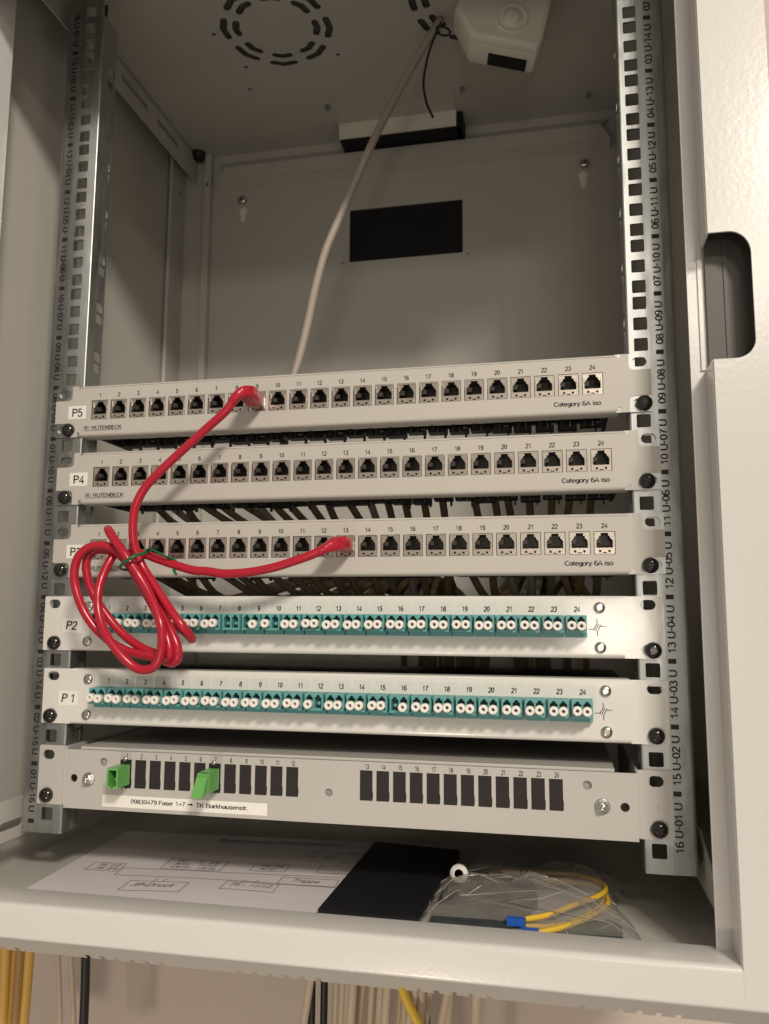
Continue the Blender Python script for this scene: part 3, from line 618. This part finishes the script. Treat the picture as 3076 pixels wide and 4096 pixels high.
RED_LEFT=[(-148.5,-38.0,200.6),(-154.8,-40.0,207.8),(-162.5,-42.0,214.0),(-171.0,-44.0,215.8),(-180.4,-45.0,213.7),(-187.0,-46.0,207.3),(-189.8,-46.0,197.7),(-189.2,-46.0,187.8),(-185.7,-46.0,176.9),(-180.7,-45.0,166.1),(-173.7,-44.0,156.3),(-166.5,-42.0,148.7),(-157.4,-40.0,141.6),(-147.4,-38.0,136.7),(-135.0,-37.0,133.8),(-122.7,-38.0,132.2),(-113.4,-42.0,132.1),(-108.1,-47.0,135.0),(-109.9,-47.0,143.7),(-115.2,-45.0,154.9),(-123.5,-43.0,167.2),(-132.5,-42.0,180.6),(-139.9,-42.0,191.4),(-146.3,-42.0,200.3)]
RED_INNER=[(-150.5,-33.0,203.7),(-159.9,-33.0,210.3),(-169.7,-34.0,212.6),(-178.3,-35.0,213.1),(-184.2,-36.0,209.4),(-186.0,-37.0,201.9),(-184.1,-37.0,191.7),(-181.2,-36.0,182.7),(-176.2,-35.0,173.5),(-168.1,-34.0,163.1),(-160.1,-33.0,154.0),(-149.1,-32.0,144.6),(-136.9,-32.0,138.0),(-125.4,-33.0,134.2),(-116.3,-37.0,129.6),(-108.4,-42.0,128.7),(-103.0,-45.0,132.4),(-103.1,-46.0,140.3),(-108.8,-45.0,151.5),(-117.1,-42.0,163.7),(-125.6,-38.0,175.3),(-134.5,-37.0,188.0),(-143.6,-36.0,198.9)]
RED_DOWN=[(-153.5,-37.0,209.0),(-146.0,-38.0,210.6),(-136.0,-38.0,208.9),(-125.9,-38.0,205.4),(-112.9,-38.0,201.2),(-96.2,-38.0,196.6),(-86.3,-38.0,196.0),(-71.9,-38.0,194.0),(-53.1,-38.0,194.9),(-34.5,-38.0,198.1),(-18.4,-37.0,202.9),(-5.3,-35.0,207.6),(2.4,-33.0,211.8)]
t = empty('red_patch_cable', 'coiled red network cable hanging from panel P5 port 9 to panel P3 port 13', 'network cable', (-140, -40, 200))
def loc(pts): return [(p[0] + 140, p[1] + 40, p[2] - 200) for p in pts]
b = MB()
for q in (RED_UP, RED_TOP, RED_LEFT, RED_INNER, RED_DOWN): b.tube(loc(q), 3.3, 'red', 18, 6)
b.build('cable_jacket', t)
def boot(px, pz, path):
    b = MB(); L = loc([(px, -13, pz)])[0]
    # rectangular moulded boot that narrows to the cable
    pts = loc(path); n_ = len(pts); P = spline(pts, 5)
    up = Vector((0, 0, 1)); vs = []; k = 12
    for i, p in enumerate(P):
        f = i / (len(P) - 1); tv = (P[min(i + 1, len(P) - 1)] - P[max(i - 1, 0)]).normalized(); a = (up - tv * up.dot(tv)).normalized(); c = tv.cross(a)
        f0 = f; f = min(1, max(0, (f - .42) / .58)); hw = 6.5 * (1 - f) ** .7 + 3.4 * (1 - (1 - f) ** .7); hh = 5.2 * (1 - f) + 3.4 * f; e = 0.3 + .7 * f
        if i % 3 == 1 and f0 > .15: hw *= .94; hh *= .94
        for j in range(k * 2):
            th = 2 * math.pi * j / (k * 2); cx, sx_ = math.cos(th), math.sin(th)
            vs.append(p + c * hw * math.copysign(abs(cx) ** e, cx) + a * hh * math.copysign(abs(sx_) ** e, sx_))
    k *= 2
    b.add(vs, [(i * k + j, i * k + (j + 1) % k, (i + 1) * k + (j + 1) % k, (i + 1) * k + j) for i in range(len(P) - 1) for j in range(k)], 'red', True)
    b.add(vs[:k], [tuple(range(k))], 'red'); b.add(vs[-k:], [tuple(range(k))], 'red')
    b.build('boot', t)
    b = MB(); x, z = px + 140, pz - 200
    b.box(x - 5.8, x + 5.8, 28, 39.5, z - 3.6, z + 3.6, 'plug'); b.box(x - 5.95, x + 5.95, 31, 39, z - 3.8, z + 3.2, 'jackmetal')
    b.sweep([(x, 29, z + 7), (x, 33, z + 6.6), (x, 39, z + 4.5)], [(-.4, -2.6), (.4, -2.6), (.4, 2.6), (-.4, 2.6)], 'plug', False, (0, 0, 1)); b.build('plug', t)
boot(-63.4, 333, [(-63.4, -9, 333), (-62.6, -18, 333.4), (-61.6, -25, 333.4), (-61.2, -31, 333), (-63.2, -35, 331.8), (-66.6, -37.4, 327.8), (-70, -38.3, 323)])
boot(11.4, 217, [(11.4, -9, 217), (11.4, -17, 217.2), (10.6, -23, 216.6), (8.0, -29, 214.6), (4.0, -32.2, 212.2), (-1.4, -34.2, 209)])
b = MB(); TIE=[(-149.4,-38.0,197.0),(-148.4,-50.0,197.6),(-144.4,-56.0,200.0),(-137.6,-57.0,204.3),(-133.6,-54.0,207.1),(-131.1,-47.0,209.4),(-131.9,-43.0,211.0),(-128.9,-44.0,212.4),(-124.0,-45.0,210.8),(-118.5,-44.0,207.9),(-115.1,-43.0,206.4)]
TIE = [(p[0], p[1] * 1.02, p[2]) for p in TIE]
rb = [(.75 * math.cos(a), 1.25 * math.sin(a)) for a in [i * math.pi / 5 for i in range(10)]]
b.sweep(spline(TIE, 6), rb, 'tie', True, (0.5, -1, .4)); b.sweep(spline([(-149.4, -38, 197), (-150, -31, 200), (-143, -29, 206), (-135, -33, 211), (-131.5, -42, 211)], 5), rb, 'tie', True, (0, 1, 0))
b.sweep(spline([(-115.1, -43, 206.4), (-111.5, -36, 203), (-111.5, -37, 199), (-110, -42, 196.3), (-107.6, -43, 193.2)], 5), rb, 'tie', True, (0, -1, 0))
tag(b.build('twist_tie'), 'green twist tie wrapped round the bundled red cable loops', 'cable tie')

# ================================================================== grey cable, black tie, junction box
GREYC=[(69,118.0,741),(67.3,115.0,735),(54.0,118.0,717.3),(38.8,120.0,693.4),(18.9,120.0,656.9),(2.1,118.0,621.1),(-13.5,112.0,578.1),(-28.6,105.0,535.3),(-38.4,98.0,502.9),(-44.1,88.0,464.8),(-47.4,76.0,424.6),(-51.7,66.0,389.0),(-56.2,62.0,366.9),(-62,64,330),(-70,80,290)]
b = MB(); b.tube(GREYC, 3.9, 'greycable', 16, 6); tag(b.build('power_cable'), 'thick grey cable running down from the cabinet ceiling behind panel P5', 'cable')
TIE2=[(71.8,105.0,728.0),(68.0,110.0,724.8),(61.1,112.0,711.0),(56.4,112.0,693.4),(53.4,112.0,672.9),(55.6,112.0,654.4),(59.2,112.0,643.6),(62.8,112.0,635.4)]
b = MB(); b.sweep(spline(TIE2, 5), [(-.4, -1.1), (.4, -1.1), (.4, 1.1), (-.4, 1.1)], 'black', True, (0, 1, 0)); b.sweep(spline([(72 + 7 * math.cos(a), 116 + 6 * math.sin(a), 727 - 2 * math.cos(a)) for a in [i * math.pi / 5 for i in range(11)]], 3), circ(0, 0, 1.1, 8), 'black')
tag(b.build('zip_tie'), 'thin black zip tie with a long tail around the thick grey cable', 'cable tie')
# surface box: local frame, origin at its lower front corner
jo = Vector((100.9, 88.0, 695.8)); ey = Vector((-0.1736, 0.985, 0)); ex = (Vector((161.3, 98.6, 681.7)) - jo).normalized(); ez = ex.cross(ey).normalized()
t = empty('surface_box', 'tilted cream plastic box with round knob and dark slot under the ceiling', 'junction box', tuple(jo))
def jx(p): return ex * p.x + ey * p.y + ez * p.z
b = MB(); dr = ex.cross(ez)
outl = [(0, 0), (63, 0), (66, 5), (67, 62), (-14, 62), (-20, 26)]
def inset(pl, d): 
    c = Vector((24, 30)); return [tuple(c + (Vector(p) - c) * (1 - d / 35)) for p in pl]
vs = []; rings = [(-1.5, 4.5), (0, 1.2), (3, 0), (7.5, 0), (8, .9), (8.6, 0), (30, 0), (37, 2.5)]
for y, ins in rings: vs += [(p[0], y, p[1]) for p in inset(outl, ins)]
k = 6; b.add(vs, [(i * k + j, i * k + (j + 1) % k, (i + 1) * k + (j + 1) % k, (i + 1) * k + j) for i in range(len(rings) - 1) for j in range(k)], 'boxplastic'); b.add(vs[:k], [tuple(range(k))], 'boxplastic'); b.add(vs[-k:], [tuple(range(k))], 'boxplastic')
b.xform(jx); o = b.build('housing', t); md = o.modifiers.new('round', 'BEVEL'); md.width = 0.0018; md.segments = 3; md.limit_method = 'ANGLE'; md.angle_limit = 0.5
for f in o.data.polygons: f.use_smooth = True
b = MB(); c0 = (34, 0, 24.5)
b.lathe([(15, -1.4), (15, -2.6), (13.8, -3.2), (12.6, -2.2), (11.5, -2.0), (7.5, -2.4), (6.8, -5.2), (5.8, -6.0), (.1, -6.2)], 32, 'boxplastic', c0); b.xform(jx); b.build('knob', t)
b = MB(); b.box(19, 56, 17, 33, -.6, .4, 'void'); b.xform(jx); b.build('terminal_slot', t)
b = MB(); b.lathe([(7, 0), (7, 14), (5, 16)], 16, 'boxplastic', (10, 16, 62), 'z'); b.lathe([(7, 0), (7, 14), (5, 16)], 16, 'boxplastic', (40, 16, 62), 'z'); b.xform(jx); b.build('cable_gland', t)

# ================================================================== things lying on the cabinet floor
FZ = -45
t = empty('floor_plan_sheet', 'white sheet with a hand-drawn plan lying on the cabinet floor', 'paper', (-95, 68, FZ + .3))
ca, sa = math.cos(math.radians(3.9)), math.sin(math.radians(3.9))
def pp(u, v, h=0.25): # page coordinates from its far-left corner, u right, v towards the viewer
    bend = 1.6 * math.sin(u * .035) * math.sin(v * .03) + 1.3 * math.exp(-((v) / 14) ** 2)
    return (-243.5 + u * ca + v * sa * .9 + 95, 146 + u * sa - v * ca - 68, h + bend * .5 + .5)
b = MB(); NU, NV = 40, 22; W_, H_ = 299, 196
b.add([pp(W_ * i / NU, H_ * j / NV, 0) for j in range(NV + 1) for i in range(NU + 1)], [(j * (NU + 1) + i, (j + 1) * (NU + 1) + i, (j + 1) * (NU + 1) + i + 1, j * (NU + 1) + i + 1) for j in range(NV) for i in range(NU)], 'paper', True)
b.build('sheet', t)
b = MB()
def ln(u0, v0, u1, v1, wd=.3):
    n_ = max(2, int(abs(u1 - u0) / 12) + 2); d = Vector((v1 - v0, -(u1 - u0))).normalized() * wd
    wj = [random.uniform(-.5, .5) for _ in range(n_)]
    for i in range(n_ - 1):
        a, c = i / (n_ - 1), (i + 1) / (n_ - 1); pa = (u0 + (u1 - u0) * a, v0 + (v1 - v0) * a); pc = (u0 + (u1 - u0) * c, v0 + (v1 - v0) * c)
        pa = (pa[0] + wj[i] * .4, pa[1] + wj[i]); pc = (pc[0] + wj[i + 1] * .4, pc[1] + wj[i + 1])
        b.quad(pp(pa[0] + d.x, pa[1] + d.y, .35), pp(pc[0] + d.x, pc[1] + d.y, .35), pp(pc[0] - d.x, pc[1] - d.y, .35), pp(pa[0] - d.x, pa[1] - d.y, .35), 'pen')
def bx(u0, u1, v0, v1):
    ln(u0, v0, u1, v0); ln(u1, v0, u1, v1); ln(u1, v1, u0, v1); ln(u0, v1, u0, v0)
def wr(tx, u, v, h, width=None): text(b, tx, u, -v, h, m='pen', align='l', shear=.35, width=width, mp=lambda x, z: pp(x, -z + random.uniform(-.15, .15), .35))
wr('Raumnutzungs-Dokumentation', 100, 14, 8, 115); ln(98, 20, 222, 21)
wr('P3 - 1/2  3/4', 88, 82, 6); wr('9/10 - 11/12', 88, 90, 6); wr('13/14 - 15/16', 88, 98, 6)
wr('P4 7/8', 162, 84, 6); wr('9/10', 162, 92, 6); wr('P3 - 21/22 - 23/24', 196, 42, 6.5, 70); wr('P4 - 1/2', 192, 54, 6.5); wr('P4', 262, 66, 6)
wr('P5 1/2', 27, 102, 6); wr('P5 3/4', 28, 110, 6); wr('3P-Druck', 76, 144, 8, 34); wr('P5 - 11/12', 152, 134, 7, 32); wr('Treppe', 196, 116, 7.5, 22); wr('Kueche', 262, 146, 8)
bx(80, 130, 77, 104); bx(154, 184, 79, 98); bx(20, 48, 97, 116); bx(186, 232, 110, 126); bx(70, 118, 136, 158); bx(146, 188, 128, 146); bx(210, 246, 78, 96); bx(256, 292, 138, 152)
ln(50, 107, 290, 104); ln(50, 124, 290, 128); ln(50, 107, 50, 124); ln(228, 66, 222, 80); ln(90, 129, 88, 136); ln(98, 129, 96, 136); ln(160, 122, 158, 128); ln(170, 122, 168, 128); ln(284, 104, 282, 110); ln(270, 126, 268, 134)
b.build('handwriting', t)
b = MB(); q = [(1, -30), (72, -30), (80.5, 136), (3, 146)]
b.plate(q, [], FZ + 1.2, FZ + 6.5, 'case', XY); o = b.build('black_case'); md = o.modifiers.new('round', 'BEVEL'); md.width = .0022; md.segments = 3; md.limit_method = 'ANGLE'
tag(o, 'flat black pouch between the handwritten sheet and the clear bag', 'pouch')
# bag
base = [(66, -30), (69, 10), (71, 66), (90, 98), (112, 104), (139, 108), (170, 110), (198, 111), (217, 86), (209, 62), (205, 38), (213, 10), (217, -20), (218, -34)]
cx_, cy_ = 138, 38; b = MB(); RG = 8; K = 40; rr = random.Random(11)
def onb(f):
    f = f % 1 * len(base); i = int(f); a, c = Vector(base[i]), Vector(base[(i + 1) % len(base)]); return a + (c - a) * (f - i)
vs = []
ph = [(rr.uniform(0, 6.28), rr.uniform(.03, .12), rr.uniform(.03, .12), rr.uniform(.5, 1.5)) for _ in range(9)]
for r_ in range(RG + 1):
    s_ = r_ / RG
    for k in range(K):
        p = onb(k / K); jj = 2.2 if 0 < r_ < RG else 0; x = cx_ + (p.x - cx_) * s_ + rr.uniform(-jj, jj); y = cy_ + (p.y - cy_) * s_ + rr.uniform(-jj, jj)
        wv = sum(a * math.sin(x * fx + y * fy + q_) for q_, fx, fy, a in ph) + rr.uniform(-2.0, 2.0)
        h = 16 * (1 - s_ ** 3) + wv * .75 * (1 - s_ ** 4) + (2.5 if y > 70 and s_ > .6 and s_ < 1 else 0)
        vs.append((x, y, FZ + .6 + max(0, h)))
b.add(vs, [(r_ * K + k, r_ * K + (k + 1) % K, (r_ + 1) * K + (k + 1) % K, (r_ + 1) * K + k) for r_ in range(RG) for k in range(K)], 'bag', False)
for k in [rr.randrange(K) for _ in range(8)] + [5, 21, 33]:
    a0 = rr.randrange(1, 4); P_ = [Vector(vs[q_ * K + (k + (q_ - a0) * rr.choice((0, 0, 1))) % K]) + Vector((0, 0, .25)) for q_ in range(a0, RG + 1)]
    b.sweep(P_, circ(0, 0, .32, 5), 'bagedge', True)
b.sweep([Vector(vs[RG * K + k % K]) + Vector((0, 0, .2)) for k in range(K + 1)], circ(0, 0, .3, 5), 'bagedge', True)
tag(b.build('plastic_bag'), 'crumpled clear plastic bag holding yellow and green cables beside the black pouch', 'bag')
def cordthing(name, label, pts, r, m, group):
    b = MB(); b.tube(pts, r, m, 12, 6); return tag(b.build(name), label, 'cable', group)
Y1=[(142.8,-24.0,-36.0),(159.1,-10.8,-36.0),(177.8,11.7,-35.0),(192.2,30.1,-35),(199.0,51.6,-36),(194.0,71.6,-37.0),(177.4,82.2,-37.0),(148.5,86.1,-38.0),(120.3,80.0,-38.0)]
Y2=[(151.2,-34.2,-40.0),(167.2,-23.9,-39.0),(184.0,-2.7,-39.0),(195.9,19.5,-39.0),(199.6,39.1,-40.0),(195.7,67.8,-41.0),(181.1,77.0,-41.0),(150,80,-41)]
Y3=[(143.0,-20.9,-41.0),(159.0,-15.4,-42.0),(173.9,-3.3,-42.0),(186.3,16.3,-42.0),(195.5,36.3,-41.8),(198.5,59.6,-41.8)]
c1 = cordthing('fibre_cable', 'yellow cord arching highest in the plastic bag with a blue connector', Y1, 1.9, 'yellow', 'cords in the plastic bag')
bb = MB(); bb.box(131, 143, -29, -23.5, -39, -34.5, 'blue'); o = bb.build('connector', c1)
c1 = cordthing('fibre_cable', 'lowest yellow cord in the plastic bag, nearest the sill', Y2, 1.9, 'yellow', 'cords in the plastic bag')
bb = MB(); bb.box(141, 152, -38, -33, -42, -37.5, 'blue'); bb.build('connector', c1)
cordthing('fibre_cable', 'short yellow cord between the other two yellow cords in the bag', Y3, 1.7, 'yellow', 'cords in the plastic bag')
cordthing('earth_cable', 'dark green cable running between the yellow cords in the bag', [(144.3,-24.1,-42.5),(161.0,-21.9,-42.5),(177.9,-6.6,-42.5),(190.3,20.9,-42.5),(194.6,47.6,-42.5)], 1.5, 'gcable', 'cords in the plastic bag')
cordthing('earth_cable', 'dark green cable just under the highest yellow cord in the bag', [(157.2,-7.1,-39.5),(172.6,11.7,-39),(188.9,34.5,-39),(197.4,57.0,-39)], 1.5, 'gcable', 'cords in the plastic bag')
b = MB(); b.plate([(80, -30), (134, -32), (150, 26), (146, 74), (98, 84), (80, 44)], [], FZ + .8, FZ + 6, 'foamgrey', XY); o = b.build('foam_pad'); md = o.modifiers.new('round', 'BEVEL'); md.width = .003; md.segments = 3; md.limit_method = 'ANGLE'
tag(o, 'dark speckled foam pad inside the left half of the clear bag, under the white ring', 'foam pad')
b = MB(); b.plate([(160, -32), (205, -32), (206, -6), (196, 2), (172, -6)], [], FZ + .8, FZ + 4, 'pouchgreen', XY); o = b.build('green_sleeve'); md = o.modifiers.new('round', 'BEVEL'); md.width = .0012; md.segments = 2; md.limit_method = 'ANGLE'
tag(o, 'dark green sleeve at the right end of the clear bag', 'sleeve')
b = MB(); b.lathe([(3.4, -2.2), (3.6, 2.2), (6.6, 2.2), (6.8, -2.2), (3.4, -2.2)], 28, 'cap', (91, 44, FZ + 15)); tag(b.build('white_ring'), 'small white plastic ring seen through the corner of the clear bag', 'ring')

# ================================================================== cables behind the panels
def rear_cable(x, z, c, i, pn):
    r0 = random.uniform(-4, 4); b = MB(); f = random.uniform(.12, .3)
    pts = [(x, 40, z), (x + (c - x) * .06 + r0, 58, z - 12), (x + (c - x) * f + r0, 92, z - 34), (x + (c - x) * .55 + r0, 150, z - 60 if z > 230 else z - 12), (c + r0 * 8, 205, 165), (c + r0 * 9, 235, 60), (c + r0 * 9, 250, -44)]
    b.tube(pts, 3.2, random.choice(['browncable', 'browncable', 'olive', 'greycable' if random.random() < .4 else 'browncable']), 10, 5)
    tag(b.build('network_cable'), 'tan cable leaving the back of panel %s at port %d' % (pn, i + 1), 'network cable', 'cables behind the patch panels')
for i in range(24): rear_cable(-198.4 + 17.405 * i, 272, 40 if i < 17 else 150, i, 'P4')
for i in range(24): rear_cable(-197.6 + 17.405 * i, 211, 60 if i < 17 else 160, i, 'P3')

# ================================================================== cables hanging below the cabinet
def hang(x0, x1, y, r, m, name, label, group, z0=-50, z1=-330):
    b = MB(); b.tube([(x0, y, z0), (x0 + (x1 - x0) * .25, y - 2, z0 - 70), (x0 + (x1 - x0) * .6, y + 2, z0 - 160), (x1, y, z1)], r, m, 12, 4)
    tag(b.build(name), label, 'cable', group)
words = ['leftmost', 'second', 'third', 'fourth', 'fifth', 'sixth', 'seventh', 'eighth', 'ninth', 'tenth', 'eleventh', 'twelfth', 'thirteenth', 'fourteenth', 'fifteenth', 'sixteenth', 'seventeenth', 'eighteenth', 'nineteenth', 'twentieth', 'rightmost']
yl = [(-357, -362, 'amber'), (-348, -352, 'ochre'), (-339, -345, 'amber'), (-330, -339, 'ochre'), (-322, -334, 'umber'), (-314, -330, 'amber')]
for i, (a, c, m) in enumerate(yl): hang(a, c, 112 + 4 * (i % 2), 4.6, m, 'yellow_cable', '%s thick yellow cable below the left corner of the cabinet, counted from the photo edge' % words[i], 'yellow cables below the cabinet')
for i, (a, c) in enumerate([(-322, -300), (-314, -288)]): hang(a, c, 150 + 6 * i, 2.6, 'cream', 'thin_cable', ['thin beige cable just right of the yellow bundle', 'thin beige cable curving away farthest from the yellow bundle'][i], 'thin cables beside the yellow bundle')
hang(-276, -277, 140, 4.2, 'black', 'black_cable', 'thick black cable hanging alone below the left half of the cabinet', 'black cables below the cabinet')
hang(-51, -55, 140, 3.2, 'black', 'black_cable', 'black cable at the left edge of the cream cable bundle', 'black cables below the cabinet')
hang(-41, -46, 146, 3.4, 'black', 'black_cable', 'black cable partly behind the first slanting cream cable', 'black cables below the cabinet')
hang(48, 46, 162, 3.2, 'black', 'black_cable', 'black cable in the middle of the cream cable bundle', 'black cables below the cabinet')
xs_ = [-36, -29, -21, -14, -6, 1, 9, 17, 26, 34, 41, 52, 60, 68, 78, 90, 99]
for i, x in enumerate(xs_):
    dx_ = [-26, -6, -7, -8, -12, -16, -12, -10, -14, -12, -14, -10, -30, -26, -14, -34, -8][i]
    hang(x, x + dx_ * 1.6, 134 + (i * 7 % 4) * 6, 4.1 if i % 3 else 3.5, 'cream', 'cream_cable', '%s cream cable of the bundle below the cabinet, counted from the left' % (words[i] if i < 16 else 'rightmost'), 'cream cables below the cabinet')
hang(27, 66, 124, 3.6, 'yellow', 'yellow_cable', 'single yellow cable slanting across the cream cable bundle', None, z0=-140, z1=-215) if False else None
b = MB(); b.tube([(20, 130, -120), (33, 126, -156), (44, 126, -176), (62, 128, -210)], 3.9, 'yellow', 12, 4); tag(b.build('yellow_cable'), 'single yellow cable slanting across the cream cable bundle', 'cable')
